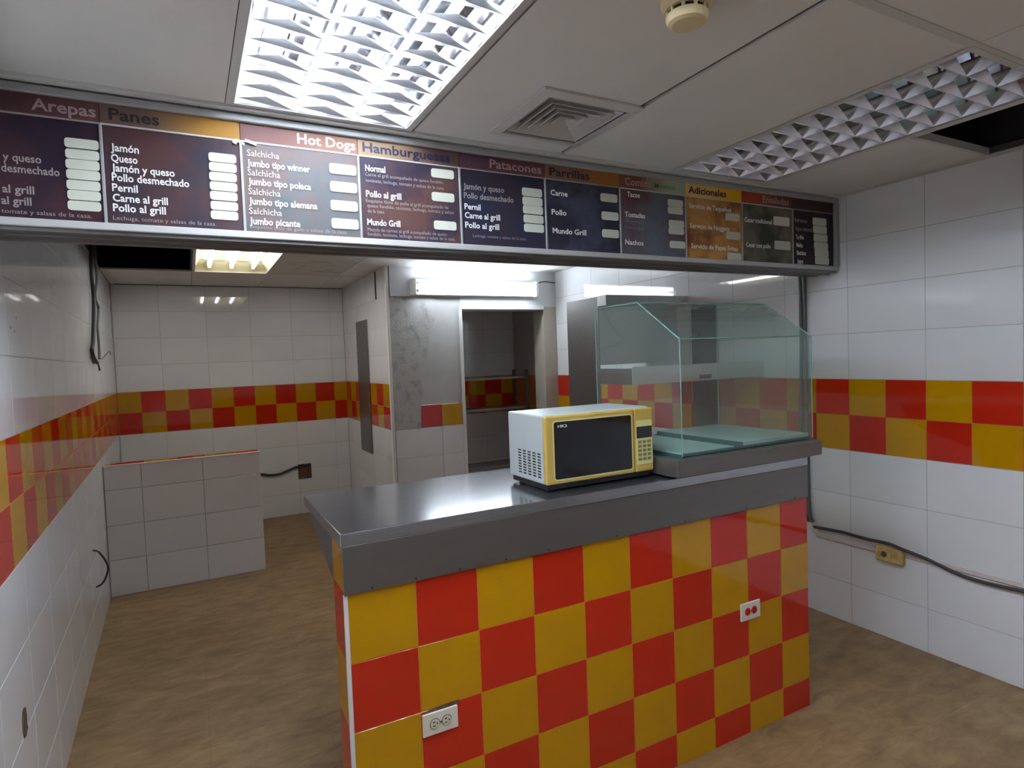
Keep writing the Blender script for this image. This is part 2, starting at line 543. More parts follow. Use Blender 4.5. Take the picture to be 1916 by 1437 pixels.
obj('lintel_edge', bx(2.225, 3.09, YK - 0.012, YK + 0.2, 2.03, 2.07, bevel=0.003), 'trim_white', w2)
obj('wall_jamb', bx(3.09, XR - 0.001, YK, YK + 0.2, 0.0, 2.06), 'beige_paint', kind='structure')
# small store behind the opening
w = obj('wall_store', bx(1.9, XR + 0.1, 6.0 + G, 6.1, 0.0, PLEN), 'wall_grout', kind='structure')
tile_wall(w, (0, 6.0, 0), (1, 0, 0), (0, -1, 0), 2.06, XR - 0.003, 2.06, 0, 2.06, zmax=2.2)
obj('wall_store_left', bx(1.95, 2.05, YK + 0.2, 6.0, 0.0, PLEN), 'smooth_cement', kind='structure')
obj('ceiling_store', bx(2.05, XR, YK + 0.2, 6.0, 2.2, 2.25), 'ceiling_panel', kind='structure')

# wall behind the camera
obj('wall_front', bx(-0.6, XR + 0.12, YF - 0.12, YF, 0.0, PLEN), 'plaster', kind='structure')

# low tiled wall standing out from the left wall
YH = 5.05
lw = obj('wall_low', bx(wall_x(YH) + 0.001, 0.450, YH + G, YH + 0.13, 0.0, 0.915), 'grout', kind='structure')
for z0, z1 in zip([0.0, 0.256, 0.50, 0.752], [0.256, 0.50, 0.752, 0.921]):
    for a, b in ((wall_x(YH) + 0.003, -0.331), (-0.331, 0.06), (0.06, 0.453)):
        tile(lw, (0, YH, 0), (1, 0, 0), (0, -1, 0), a, b, z0, z1, 'white_tile', 0.005)
# coping of coloured tiles with a white edge
cm = ['yellow_tile', 'red_tile', 'yellow_tile', 'red_tile', 'yellow_tile', 'red_tile']
xs_ = [wall_x(YH) + 0.004, -0.50, -0.31, -0.11, 0.09, 0.29, 0.453]
for a, b, mt in zip(xs_, xs_[1:], cm):
    bm = bx(a + 0.0015, b - 0.0015, YH + 0.012, YH + 0.135, 0.915, 0.923, bevel=0.001)
    obj('coping_tile', bm, mt, lw)
obj('coping_edge', bx(xs_[0], 0.457, YH - 0.003, YH + 0.011, 0.917, 0.926, bevel=0.002), 'trim_white', lw)
for z0, z1 in zip([0.0, 0.256, 0.50, 0.752], [0.256, 0.50, 0.752, 0.921]):
    tile(lw, (0.456, 0, 0), (0, 1, 0), (1, 0, 0), YH + 0.002, YH + 0.132, z0, z1, 'white_tile')

# ------------------------------------------------------------------ suspended ceiling
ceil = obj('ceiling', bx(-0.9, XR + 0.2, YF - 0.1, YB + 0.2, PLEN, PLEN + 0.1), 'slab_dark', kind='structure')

obj('plenum_side', bx(XR + G, XR + 0.12, YF, 6.2, CE + 0.02, PLEN), 'slab_dark', ceil)  # near-black sides added: the open bay's darkness is put into their colour
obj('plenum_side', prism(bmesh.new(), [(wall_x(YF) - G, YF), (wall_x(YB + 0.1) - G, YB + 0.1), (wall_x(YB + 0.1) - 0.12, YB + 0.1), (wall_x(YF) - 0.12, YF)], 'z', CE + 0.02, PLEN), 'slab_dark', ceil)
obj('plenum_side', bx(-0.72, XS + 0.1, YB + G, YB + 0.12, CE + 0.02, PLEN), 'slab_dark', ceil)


def panel(x0, x1, y0, y1, mat='ceiling_panel'):
    g = 0.0018
    if x0 < -0.4:
        poly = [(wall_x(y0) + 0.004, y0 + g), (x1 - g, y0 + g), (x1 - g, y1 - g), (wall_x(y1) + 0.004, y1 - g)]
        bm = prism(bmesh.new(), poly, 'z', CE, CE + 0.012)
    else:
        bm = bx(x0 + g, min(x1, XR) - g, y0 + g, y1 - g, CE, CE + 0.012)
    return obj('ceiling_tile', bm, mat, ceil)


FX = [-0.5, 0.147, 0.757, 1.383, 1.985, 2.60, 3.21]
FY = [YF, -0.30, 0.907, 2.112]
VENT = (1.008, 1.398, 1.606, 2.004)
for i, (x0, x1) in enumerate(zip(FX, FX[1:])):
    for j, (y0, y1) in enumerate(zip(FY, FY[1:])):
        if (i, j) in ((1, 2), (4, 2), (2, 1)):
            continue                      # lamps
        if (i, j) == (5, 2):
            panel(x0, x1, 1.412, y1)      # cut panel beside the open bay
            continue
        if (i, j) == (2, 2):              # panel around the air diffuser
            a0, a1, b0, b1 = VENT
            bm = bmesh.new(); g = 0.003
            a0 += 0.02; a1 = x1 - g - 0.004; b0 += 0.02; b1 -= 0.02
            box(bm, x0 + g, a0, y0 + g, y1 - g, CE, CE + 0.012)
            box(bm, a0, x1 - g, y0 + g, b0, CE, CE + 0.012)
            box(bm, a0, x1 - g, b1, y1 - g, CE, CE + 0.012)
            obj('ceiling_tile', bm, 'ceiling_panel', ceil)
            continue
        if (i, j) == (3, 2):
            a0, a1, b0, b1 = VENT
            bm = bmesh.new(); g = 0.003
            box(bm, x0 + g + 0.016, x1 - g, y0 + g, y1 - g, CE, CE + 0.012)
            obj('ceiling_tile', bm, 'ceiling_panel', ceil)
            continue
        panel(x0, x1, y0, y1)
KX = [-0.6, 0.075, 0.675, 1.275, 1.875, 2.475, 3.075, XR]
KY = [2.118, 3.37, 4.57, 5.77, YB]
for i, (x0, x1) in enumerate(zip(KX, KX[1:])):
    for j, (y0, y1) in enumerate(zip(KY, KY[1:])):
        if (i, j) in ((0, 2), (1, 2)):
            continue                      # open bay and lamp
        if x0 > XS - 0.3:
            if j == 3:
                if x0 < XS:
                    panel(x0, XS, y0, y1)
                continue
            if j == 2:
                if x0 < XS:
                    bm = bx(x0 + 0.003, x1 - 0.003, y0 + 0.003, YK, CE, CE + 0.012)
                    box(bm, x0 + 0.003, XS, YK, y1 - 0.003, CE, CE + 0.012)
                    obj('ceiling_tile', bm, 'ceiling_panel', ceil)
                else:
                    panel(x0, x1, y0, YK)
                continue
        panel(x0, x1, y0, y1, 'ceiling_panel_stained' if (i, j) == (2, 2) else 'ceiling_panel')
# grid tees: thin dark joints along y, a wider tee across
for x in FX[1:]:
    obj('grid_tee', bx(x - 0.012, x + 0.012, YF, 2.112, CE + 0.006, CE + 0.03), 'seam_dark', ceil)
for y in (FY[1], FY[2]):
    obj('grid_tee', bx(-0.42, XR, y - 0.014, y + 0.014, CE - 0.003, CE + 0.0), 'ceiling_grid', ceil)
for x in KX[1:-1]:
    obj('grid_tee', bx(x - 0.012, x + 0.012, 2.2, YB if x < XS else YK, CE + 0.006, CE + 0.03), 'seam_dark', ceil)
for y in KY[1:-1]:
    obj('grid_tee', bx(-0.55, XS if y > YK else XR, y - 0.012, y + 0.012, CE - 0.0025, CE + 0.0), 'ceiling_grid', ceil)
obj('trim_2', bx(-0.485, XR, 2.106, 2.132, CE - 0.012, CE + 0.004, bevel=0.002), 'ceiling_grid', kind='structure')
obj('trim_3', bx(XR - 0.02, XR, YF, 2.105, CE - 0.006, CE + 0.006), 'ceiling_grid', kind='structure')
bm = bmesh.new()
box(bm, -0.56, XS, YB - 0.012, YB, CE - 0.006, CE + 0.004)
obj('trim_4', bm, 'cable_brown', kind='structure')
obj('trim_5', bx(2.60, 2.624, 0.907, 1.412, CE - 0.002, CE + 0.022), 'ceiling_grid', kind='structure')
obj('trim_6', bx(2.60, 3.21, 1.406, 1.424, CE - 0.002, CE + 0.03), 'ceiling_grid', kind='structure')

# ------------------------------------------------------------------ lamps
def troffer(name, x0, x1, y0, y1, label, lit, ncol=3, ncross=12, tube_mat='tube_lit'):
    t = thing(name, ((x0 + x1) / 2, (y0 + y1) / 2, CE), label, 'ceiling light')
    top = CE + 0.10
    bm = bmesh.new()
    e = 0.006
    box(bm, x0, x1, y0, y1, top, top + 0.004)
    box(bm, x0, x0 + e, y0, y1, CE, top); box(bm, x1 - e, x1, y0, y1, CE, top)
    box(bm, x0 + e, x1 - e, y0, y0 + e, CE, top); box(bm, x0 + e, x1 - e, y1 - e, y1, CE, top)
    obj('housing', bm, 'enamel', t)
    bm = bmesh.new()
    f = 0.016
    z0 = CE - 0.004
    box(bm, x0 - 0.008, x0 + f, y0 - 0.006, y1 + 0.004, z0, CE - 0.0005)
    box(bm, x1 - f, x1 + 0.008, y0 - 0.006, y1 + 0.004, z0, CE - 0.0005)
    box(bm, x0 + f, x1 - f, y0 - 0.006, y0 + f, z0, CE - 0.0005)
    box(bm, x0 + f, x1 - f, y1 - f, y1 + 0.004, z0, CE - 0.0005)
    obj('frame', bm, 'ceiling_grid', t)
    xa, xb, ya, yb = x0 + 0.018, x1 - 0.018, y0 + 0.018, y1 - 0.018
    cw = (xb - xa) / ncol
    # curved reflector troughs above the tubes
    bm = bmesh.new()
    for i in range(ncol):
        c = xa + cw * (i + 0.5)
        prof = [(c - cw / 2, CE + 0.05), (c - cw * 0.38, CE + 0.078), (c - cw * 0.2, CE + 0.093), (c + cw * 0.2, CE + 0.093), (c + cw * 0.38, CE + 0.078), (c + cw / 2, CE + 0.05)]
        for (p, q) in zip(prof, prof[1:]):
            v = [bm.verts.new((p[0], ya, p[1])), bm.verts.new((q[0], ya, q[1])), bm.verts.new((q[0], yb, q[1])), bm.verts.new((p[0], yb, p[1]))]
            bm.faces.new(v)
    obj('reflector', bm, 'reflector', t)
    zb, zt = (CE - 0.002, CE + 0.028) if lit else (CE + 0.002, CE + 0.048)
    tz = CE + (0.045 if lit else 0.068)
    lm = 'louver_white' if lit else 'louver_metal'
    ch = (yb - ya) / ncross
    # rails along the tubes: thin, thickest half-way between the cross blades
    for i in range(ncol + 1):
        x = xa + cw * i
        zr = zb + (0.006 if lit else 0.042)
        hw = 0.002 if lit else 0.006
        bm = bmesh.new()
        secs = []
        for k in range(2 * ncross + 1):
            w_ = hw if k % 2 else hw * 0.25
            y = ya + ch * k / 2
            zq = zr if k % 2 else zb + (zr - zb) * 0.55
            secs.append([bm.verts.new((x - w_, y, zq)), bm.verts.new((x, y, zb)), bm.verts.new((x + w_, y, zq))])
        for a, b in zip(secs, secs[1:]):
            for k in range(3):
                bm.faces.new((a[k], b[k], b[(k + 1) % 3], a[(k + 1) % 3]))
        bm.faces.new(secs[0]); bm.faces.new(secs[-1][::-1])
        obj('louver_rail', bm, lm, t)
    # cross blades: pointed, sharp lower edge, thick at the peak
    for j in range(ncross + 1):
        y = ya + ch * j
        hw = 0.009 if lit else 0.012
        for i in range(ncol):
            c0, c1 = xa + cw * i + 0.003, xa + cw * (i + 1) - 0.003
            cm_ = (c0 + c1) / 2
            bm = bmesh.new()
            e0 = zb + (zt - zb) * (0.5 if lit else 0.10)
            A = [bm.verts.new((c0, y, zb)), bm.verts.new((c1, y, zb))]
            F = [bm.verts.new((c0, y - 0.002, e0)), bm.verts.new((cm_, y - hw, zt)), bm.verts.new((c1, y - 0.002, e0))]
            B = [bm.verts.new((c0, y + 0.002, e0)), bm.verts.new((cm_, y + hw, zt)), bm.verts.new((c1, y + 0.002, e0))]
            bm.faces.new((A[0], F[0], F[1], F[2], A[1])); bm.faces.new((A[1], B[2], B[1], B[0], A[0]))
            bm.faces.new((F[0], B[0], B[1], F[1])); bm.faces.new((F[1], B[1], B[2], F[2]))
            bm.faces.new((A[0], B[0], F[0])); bm.faces.new((A[1], F[2], B[2]))
            obj('louver_blade', bm, lm, t)
    for i in range(ncol):
        c = xa + cw * (i + 0.5)
        bm = tube(bmesh.new(), [(c, ya + 0.02, tz), (c, yb - 0.02, tz)], 0.013, 12, 0)
        tb = obj('tube', bm, tube_mat if lit else 'tube_off', t, smooth=True)
        obj('tube_cap', tube(bmesh.new(), [(c, ya, tz), (c, ya + 0.02, tz)], 0.0135, 12, 0), 'tube_end', tb)
        obj('tube_cap', tube(bmesh.new(), [(c, yb - 0.02, tz), (c, yb, tz)], 0.0135, 12, 0), 'tube_end', tb)
    return t


troffer('ceiling_light', 0.155, 0.742, 0.915, 2.10, 'lit recessed ceiling light with louvres, glowing cool white above the menu board', True)
troffer('ceiling_light', 1.993, 2.592, 0.915, 2.10, 'unlit recessed ceiling light with shiny louvre cells beside the dark ceiling opening', False)

troffer('ceiling_light', 0.765, 1.375, -0.292, 0.893, 'lit recessed ceiling light with louvres between the smoke detector and the entrance wall', True, tube_mat='tube_lit_added')  # lamp added out of view to brighten the right wall and counter

# kitchen lamp, cover missing: bare tubes in a cream pan
t = thing('ceiling_light', (0.375, 5.17, CE), 'lit recessed ceiling light with bare tubes in a cream pan over the kitchen', 'ceiling light')
x0, x1, y0, y1 = 0.085, 0.665, 4.58, 5.758
bm = bmesh.new()
box(bm, x0 + 0.05, x1 - 0.05, y0 + 0.05, y1 - 0.06, CE + 0.085, CE + 0.09)
for a, b in (((x0, y0), (x1, y0)), ((x1, y0), (x1, y1)), ((x1, y1), (x0, y1)), ((x0, y1), (x0, y0))):
    def ins(p):
        return (x0 + 0.05 if p[0] == x0 else x1 - 0.05, y0 + 0.05 if p[1] == y0 else y1 - 0.06)
    ia, ib = ins(a), ins(b)
    bm.faces.new([bm.verts.new((*a, CE)), bm.verts.new((*b, CE)), bm.verts.new((*ib, CE + 0.088)), bm.verts.new((*ia, CE + 0.088))])
obj('pan', bm, 'enamel_cream', t)
bm = bmesh.new()
box(bm, x0 - 0.008, x0 + 0.012, y0, y1, CE - 0.004, CE); box(bm, x1 - 0.012, x1 + 0.008, y0, y1, CE - 0.004, CE)
box(bm, x0 + 0.012, x1 - 0.012, y0, y0 + 0.012, CE - 0.004, CE); box(bm, x0 + 0.012, x1 - 0.012, y1 - 0.012, y1, CE - 0.004, CE)
obj('frame', bm, 'ceiling_grid', t)
for c in (0.205, 0.375, 0.545):
    tb = obj('tube', tube(bmesh.new(), [(c, y0 + 0.07, CE + 0.045), (c, y1 - 0.10, CE + 0.045)], 0.016, 12, 0), 'tube_lit_kitchen', t, smooth=True)
    bm = bmesh.new()
    tube(bm, [(c, y1 - 0.10, CE + 0.045), (c, y1 - 0.075, CE + 0.045)], 0.0165, 12, 0)
    obj('tube_cap', bm, 'tube_end', tb)
    obj('lamp_holder', bx(c - 0.015, c + 0.015, y1 - 0.076, y1 - 0.062, CE + 0.02, CE + 0.086, bevel=0.003), 'enamel', t)
bm = tube(bmesh.new(), [(x0 + 0.06, y1 - 0.12, CE + 0.08), (0.29, y1 - 0.14, CE + 0.066), (0.38, y1 - 0.11, CE + 0.08), (0.46, y1 - 0.14, CE + 0.066), (x1 - 0.06, y1 - 0.12, CE + 0.08)], 0.003, 6)
obj('wire', bm, 'cable_grey', t)

# tube batten on the kitchen wall
t = thing('tube_light', (2.35, YK - 0.05, 2.16), 'bright surface-mounted twin tube light over the doorway to the store', 'wall light')
obj('housing', bx(1.745, 2.965, YK - 0.055, YK - 0.013, 2.150, 2.285, bevel=0.006), 'enamel', t)
for x in (1.738, 2.955):
    obj('end_cap', bx(x, x + 0.03, YK - 0.105, YK - 0.012, 2.146, 2.290, bevel=0.005), 'enamel', t)
for z in (2.186, 2.250):
    tb = obj('tube', tube(bmesh.new(), [(1.79, YK - 0.080, z), (2.94, YK - 0.080, z)], 0.018, 14, 0), 'tube_lit_batten', t, smooth=True)
    bm = bmesh.new()
    tube(bm, [(1.766, YK - 0.080, z), (1.79, YK - 0.080, z)], 0.0185, 14, 0)
    obj('tube_cap', bm, 'tube_end', tb)
o = obj('lamp_cable', tube(bmesh.new(), [(2.985, YK - 0.02, 2.24), (3.03, YK - 0.03, 2.285), (3.10, YK - 0.03, 2.30), (3.19, YK - 0.02, 2.295), (3.225, YK - 0.012, 2.295)], 0.006, 8), 'cable_grey')
tag(o, 'thin grey cable running from the tube light to the right corner', 'cable')

# ------------------------------------------------------------------ air diffuser
a0, a1, b0, b1 = VENT
vent = thing('air_vent', ((a0 + a1) / 2, (b0 + b1) / 2, CE), 'square four-way ceiling air vent with nested angled blades, sooty at one corner', 'air vent')


def frame_ring(bm, x0, x1, y0, y1, w, z0, z1, dz=0.0):
    """a picture-frame ring; the inner edge lifted by dz"""
    o_ = [(x0, y0), (x1, y0), (x1, y1), (x0, y1)]
    i_ = [(x0 + w, y0 + w), (x1 - w, y0 + w), (x1 - w, y1 - w), (x0 + w, y1 - w)]
    ob = [bm.verts.new((*p, z0)) for p in o_]; ib = [bm.verts.new((*p, z0 + dz)) for p in i_]
    ot = [bm.verts.new((*p, z1)) for p in o_]; it = [bm.verts.new((*p, z1 + dz)) for p in i_]
    for k in range(4):
        n = (k + 1) % 4
        bm.faces.new((ob[k], ob[n], ib[n], ib[k])); bm.faces.new((ot[k], it[k], it[n], ot[n]))
        bm.faces.new((ob[k], ot[k], ot[n], ob[n])); bm.faces.new((ib[k], ib[n], it[n], it[k]))
    return bm


obj('frame', frame_ring(bmesh.new(), a0, a1, b0, b1, 0.036, CE - 0.008, CE - 0.001, dz=-0.006), 'ceiling_grid', vent)
cx, cy = (a0 + a1) / 2, (b0 + b1) / 2
for k in range(5):
    h = 0.148 - 0.029 * k
    # blade ring: flared outwards going down
    bm = bmesh.new()
    for d in range(4):
        ang = d * math.pi / 2
        ca, sa = math.cos(ang), math.sin(ang)
        def R(x, y, z): return bm.verts.new((cx + x * ca - y * sa, cy + x * sa + y * ca, z))
        hi_, lo_ = h - 0.015, h
        zt_, zb_ = CE + 0.024, CE - 0.010
        q = [R(-lo_, -lo_, zb_), R(lo_, -lo_, zb_), R(hi_, -hi_, zt_), R(-hi_, -hi_, zt_)]
        q2 = [R(-lo_, -lo_ - 0.0012, zb_ + 0.0015), R(lo_, -lo_ - 0.0012, zb_ + 0.0015), R(hi_, -hi_ - 0.0012, zt_ + 0.0015), R(-hi_, -hi_ - 0.0012, zt_ + 0.0015)]
        bm.faces.new(q); bm.faces.new(q2[::-1])
        for i in range(4):
            bm.faces.new((q[i], q2[i], q2[(i + 1) % 4], q[(i + 1) % 4]))
    obj('blade', bm, 'ceiling_grid', vent)
bm = bmesh.new()
box(bm, a0 + 0.022, a0 + 0.026, b0 + 0.022, b1 - 0.022, CE, CE + 0.12); box(bm, a1 - 0.022, a1 - 0.018, b0 + 0.022, b1 - 0.022, CE + 0.036, CE + 0.12)
box(bm, a0 + 0.026, a1 - 0.022, b0 + 0.022, b0 + 0.026, CE + 0.036, CE + 0.12); box(bm, a0 + 0.026, a1 - 0.022, b1 - 0.026, b1 - 0.022, CE + 0.036, CE + 0.12)
box(bm, a0 + 0.026, a1 - 0.022, b0 + 0.026, b1 - 0.026, CE + 0.116, CE + 0.12)
obj('duct', bm, 'slab_dark', vent)

# ------------------------------------------------------------------ smoke detector
det = thing('smoke_detector', (1.075, 1.08, CE), 'round yellowed smoke detector on the ceiling between the two lamps', 'smoke detector')
obj('base', lathe(bmesh.new(), [(0, 0), (0.060, 0), (0.060, -0.010), (0.057, -0.022), (0.050, -0.028), (0, -0.028)], (1.075, 1.08, CE), 40), 'ivory_plastic', det, smooth=False)
obj('slot_ring', lathe(bmesh.new(), [(0, -0.028), (0.041, -0.028), (0.041, -0.040), (0, -0.040)], (1.075, 1.08, CE), 40), 'black_plastic', det)
obj('cover', lathe(bmesh.new(), [(0, -0.039), (0.048, -0.039), (0.049, -0.044), (0.044, -0.057), (0.034, -0.061), (0, -0.062)], (1.075, 1.08, CE), 40), 'ivory_plastic', det)
for k in range(10):
    a = 2 * math.pi * k / 10
    bm = bmesh.new()
    x, y = 1.075 + 0.044 * math.cos(a), 1.08 + 0.044 * math.sin(a)
    box(bm, x - 0.003, x + 0.003, y - 0.003, y + 0.003, CE - 0.040, CE - 0.027)
    obj('spacer', bm, 'ivory_plastic', det)

# ------------------------------------------------------------------ menu board
YS = 2.15
board = thing('menu_board', (1.37, YS, 1.98), 'long printed menu board in a metal frame spanning the room under the ceiling', 'menu board')
XB0 = wall_x(YS) + 0.006
DIV = [XB0, -0.188, 0.188, 0.566, 0.951, 1.331, 1.715, 2.101, 2.477, 2.857, 3.196]
obj('back_box', bx(XB0, XR - 0.004, YS + 0.006, 2.330, 1.984, 2.362), 'board_back', board)
obj('top_rail', bx(XB0, XR - 0.003, YS - 0.014, YS + 0.03, 2.360, 2.384, bevel=0.003), 'aluminium', board)
obj('bottom_rail', bx(XB0, XR - 0.003, YS - 0.010, YS + 0.005, 1.991, 2.013, bevel=0.002), 'aluminium_light', board)
obj('end_rail', bx(3.196, XR - 0.003, YS - 0.015, YS + 0.012, 2.014, 2.360, bevel=0.003), 'aluminium', board)
obj('underside', bx(XB0, XR - 0.004, YS + 0.004, 2.334, 1.980, 1.990), 'steel_dull', board)
for y in (2.20, 2.27):
    obj('underside_rib', bx(XB0, XR - 0.005, y, y + 0.006, 1.974, 1.978), 'steel_dull', board)
PAN = []
for i, (x0, x1) in enumerate(zip(DIV, DIV[1:])):
    pn = obj('menu_panel', bx(x0 + 0.001, x1 - 0.001, YS, YS + 0.006, 2.012, 2.362), 'print_%d' % i, board)
    PAN.append(pn)
    obj('header_strip', bx(x0 + 0.001, x1 - 0.001, YS - 0.0012, YS, 2.304, 2.361), 'header_%d' % i, pn)
    obj('header_line', bx(x0 + 0.001, x1 - 0.001, YS - 0.0018, YS - 0.0002, 2.299, 2.304), 'letter_dim' if i in (0, 4, 5, 9) else 'aluminium_light', pn)
    if i:
        obj('divider', bx(x0 - 0.004, x0 + 0.004, YS - 0.004, YS + 0.002, 2.012, 2.302, bevel=0.001), 'aluminium', board)

TEXTS = [
    (0, 'h0', 'Arepas', -0.347, -0.189, 2.321),
    (0, 'd', 'y queso', -0.418, -0.332, 2.179),
    (0, 'd', 'desmechado', -0.423, -0.292, 2.148),
    (0, 'd', 'al grill', -0.424, -0.353, 2.091),
    (0, 'd', 'al grill', -0.428, -0.361, 2.059),
    (0, 's', 'tomate y salsas de la casa.', -0.429, -0.222, 2.024),
    (1, 'hd', 'Panes', -0.165, -0.036, 2.325),
    (1, 'i', 'Jamón', -0.165, -0.094, 2.236),
    (1, 'i', 'Queso', -0.166, -0.099, 2.205),
    (1, 'i', 'Jamón y queso', -0.166, -0.003, 2.177),
    (1, 'i', 'Pollo desmechado', -0.167, 0.035, 2.149),
    (1, 'i', 'Pernil', -0.168, -0.103, 2.119),
    (1, 'i', 'Carne al grill', -0.168, -0.026, 2.089),
    (1, 'i', 'Pollo al grill', -0.169, -0.033, 2.06),
    (1, 's', 'Lechuga, tomate y salsas de la casa.', -0.17, 0.105, 2.026),
    (2, 'hl', 'Hot Dogs', 0.364, 0.558, 2.326),
    (2, 'l', 'Salchicha', 0.206, 0.304, 2.266),
    (2, 'i', 'Jumbo tipo winner', 0.205, 0.401, 2.234),
    (2, 'l', 'Salchicha', 0.205, 0.304, 2.204),
    (2, 'i', 'Jumbo tipo polaca', 0.205, 0.401, 2.175),
    (2, 'l', 'Salchicha', 0.204, 0.302, 2.143),
    (2, 'i', 'Jumbo tipo alemana', 0.204, 0.419, 2.112),
    (2, 'l', 'Salchicha', 0.203, 0.303, 2.08),
    (2, 'i', 'Jumbo picante', 0.203, 0.36, 2.048),
    (2, 's', 'Exquisito pico de gallo y salsas de la casa.', 0.203, 0.516, 2.018),
    (3, 'hn', 'Hamburguesas', 0.583, 0.914, 2.328),
    (3, 'i', 'Normal', 0.589, 0.662, 2.261),
    (3, 's', 'Carne al grill acompañado de queso fundido,', 0.588, 0.884, 2.239),
    (3, 's', 'tocineta, lechuga, tomate y salsas de la casa.', 0.589, 0.886, 2.218),
    (3, 'i', 'Pollo al grill', 0.588, 0.717, 2.171),
    (3, 's', 'Exquisito filete de pollo al grill acompañado de', 0.587, 0.9, 2.147),
    (3, 's', 'queso fundido, tocineta, lechuga, tomate y salsas', 0.59, 0.921, 2.13),
    (3, 's', 'de la casa.', 0.591, 0.653, 2.111),
    (3, 'i', 'Mundo Grill', 0.588, 0.709, 2.072),
    (3, 's', 'Mezcla de carnes al grill acompañado de queso', 0.588, 0.889, 2.046),
    (3, 's', 'fundido, tocineta, lechuga, tomate y salsas de la casa.', 0.587, 0.922, 2.026),
    (4, 'h0', 'Patacones', 1.08, 1.315, 2.325),
    (4, 'd', 'Jamón y queso', 0.965, 1.14, 2.235),
    (4, 'd', 'Pollo desmechado', 0.965, 1.181, 2.2),
    (4, 'i', 'Pernil', 0.966, 1.034, 2.158),
    (4, 'i', 'Carne al grill', 0.966, 1.118, 2.125),
    (4, 'i', 'Pollo al grill', 0.966, 1.112, 2.088),
    (4, 'f', 'Lechuga, tomate y salsas de la casa.', 0.997, 1.234, 2.049),
    (5, 'hd', 'Parrillas', 1.354, 1.555, 2.328),
    (5, 'i', 'Carne', 1.356, 1.44, 2.247),
    (5, 'i', 'Pollo', 1.358, 1.431, 2.168),
    (5, 'i', 'Mundo Grill', 1.36, 1.529, 2.092),
    (6, 'h0', 'Comida', 1.744, 1.893, 2.332),
    (6, 'hg', 'México', 1.912, 2.038, 2.333),
    (6, 'i', 'Tacos', 1.754, 1.827, 2.277),
    (6, 'i', 'Tostadas', 1.739, 1.854, 2.188),
    (6, 'f', 'Carne al grill', 1.738, 1.844, 2.16),
    (6, 'f', 'Pollo al grill', 1.737, 1.843, 2.131),
    (6, 'i', 'Nachos', 1.737, 1.84, 2.066),
    (7, 'hn', 'Adicionales', 2.121, 2.37, 2.335),
    (7, 'i', 'Servicio de Tequeños', 2.122, 2.401, 2.258),
    (7, 'f', '5 unidades', 2.124, 2.22, 2.227),
    (7, 'i', 'Servicio de Nuggets', 2.125, 2.387, 2.165),
    (7, 'f', '5 unidades y papas fritas', 2.128, 2.349, 2.135),
    (7, 'i', 'Servicio de Papas Fritas', 2.129, 2.443, 2.07),
    (8, 'h0', 'Ensaladas', 2.629, 2.829, 2.338),
    (8, 'i', 'Cesar tradicional', 2.493, 2.694, 2.22),
    (8, 'i', 'Cesar con pollo', 2.501, 2.682, 2.096),
    (9, 'hk', 'Bebidas', 2.871, 2.975, 2.341),
    (9, 'd', 'Refrescos', 2.873, 2.972, 2.246),
    (9, 'd', 'Agua mineral', 2.876, 3.011, 2.202),
    (9, 'i', 'Te frío', 2.879, 2.944, 2.157),
    (9, 'i', 'Malta', 2.882, 2.934, 2.115),
    (9, 'i', 'Batidos', 2.885, 2.959, 2.074),
    (9, 'i', 'Jugos', 2.888, 2.936, 2.027),
]
STICKERS = [(0, -0.235, 2.236, 0.085), (0, -0.235, 2.205, 0.084), (0, -0.236, 2.176, 0.084), (0, -0.236, 2.147, 0.084), (0, -0.237, 2.117, 0.084), (0, -0.237, 2.088, 0.083), (0, -0.238, 2.058, 0.083), (1, 0.133, 2.24, 0.082), (1, 0.133, 2.21, 0.082), (1, 0.132, 2.18, 0.082), (1, 0.132, 2.15, 0.082), (1, 0.131, 2.12, 0.082), (1, 0.131, 2.089, 0.082), (1, 0.13, 2.059, 0.082), (2, 0.511, 2.246, 0.096), (2, 0.511, 2.185, 0.095), (2, 0.51, 2.121, 0.096), (2, 0.51, 2.059, 0.096), (3, 0.882, 2.271, 0.093), (3, 0.88, 2.184, 0.093), (3, 0.884, 2.079, 0.093), (4, 1.268, 2.238, 0.095), (4, 1.269, 2.202, 0.095), (4, 1.27, 2.168, 0.095), (4, 1.271, 2.131, 0.095), (4, 1.272, 2.095, 0.095), (5, 1.655, 2.251, 0.092), (5, 1.658, 2.173, 0.092), (5, 1.658, 2.097, 0.092), (6, 2.038, 2.261, 0.095), (6, 2.037, 2.227, 0.095), (6, 2.042, 2.166, 0.096), (6, 2.04, 2.134, 0.096), (6, 2.045, 2.07, 0.096), (7, 2.409, 2.225, 0.096), (7, 2.413, 2.134, 0.097), (7, 2.418, 2.032, 0.098), (8, 2.769, 2.23, 0.125), (8, 2.774, 2.106, 0.125), (9, 3.077, 2.25, 0.118), (9, 3.08, 2.207, 0.118), (9, 3.084, 2.163, 0.118), (9, 3.087, 2.12, 0.119), (9, 3.091, 2.08, 0.118), (9, 3.094, 2.039, 0.119)]
STY = {  # cap height, material, bold offset
    'h0': (0.034, 'letter_mauve', 0.020), 'hd': (0.035, 'letter_dark', 0.020), 'hl': (0.034, 'letter_pale', 0.020), 'hn': (0.034, 'letter_navy', 0.020),
    'hg': (0.026, 'letter_green', 0.01), 'hk': (0.022, 'letter_black', 0.01),
    'i': (0.0230, 'letter_white', 0.022), 'l': (0.0215, 'letter_pale', 0.0), 'd': (0.0230, 'letter_dim', 0.018), 's': (0.0125, 'letter_dim', 0.0), 'f': (0.0115, 'letter_faint', 0.0),
}
_caps = {}


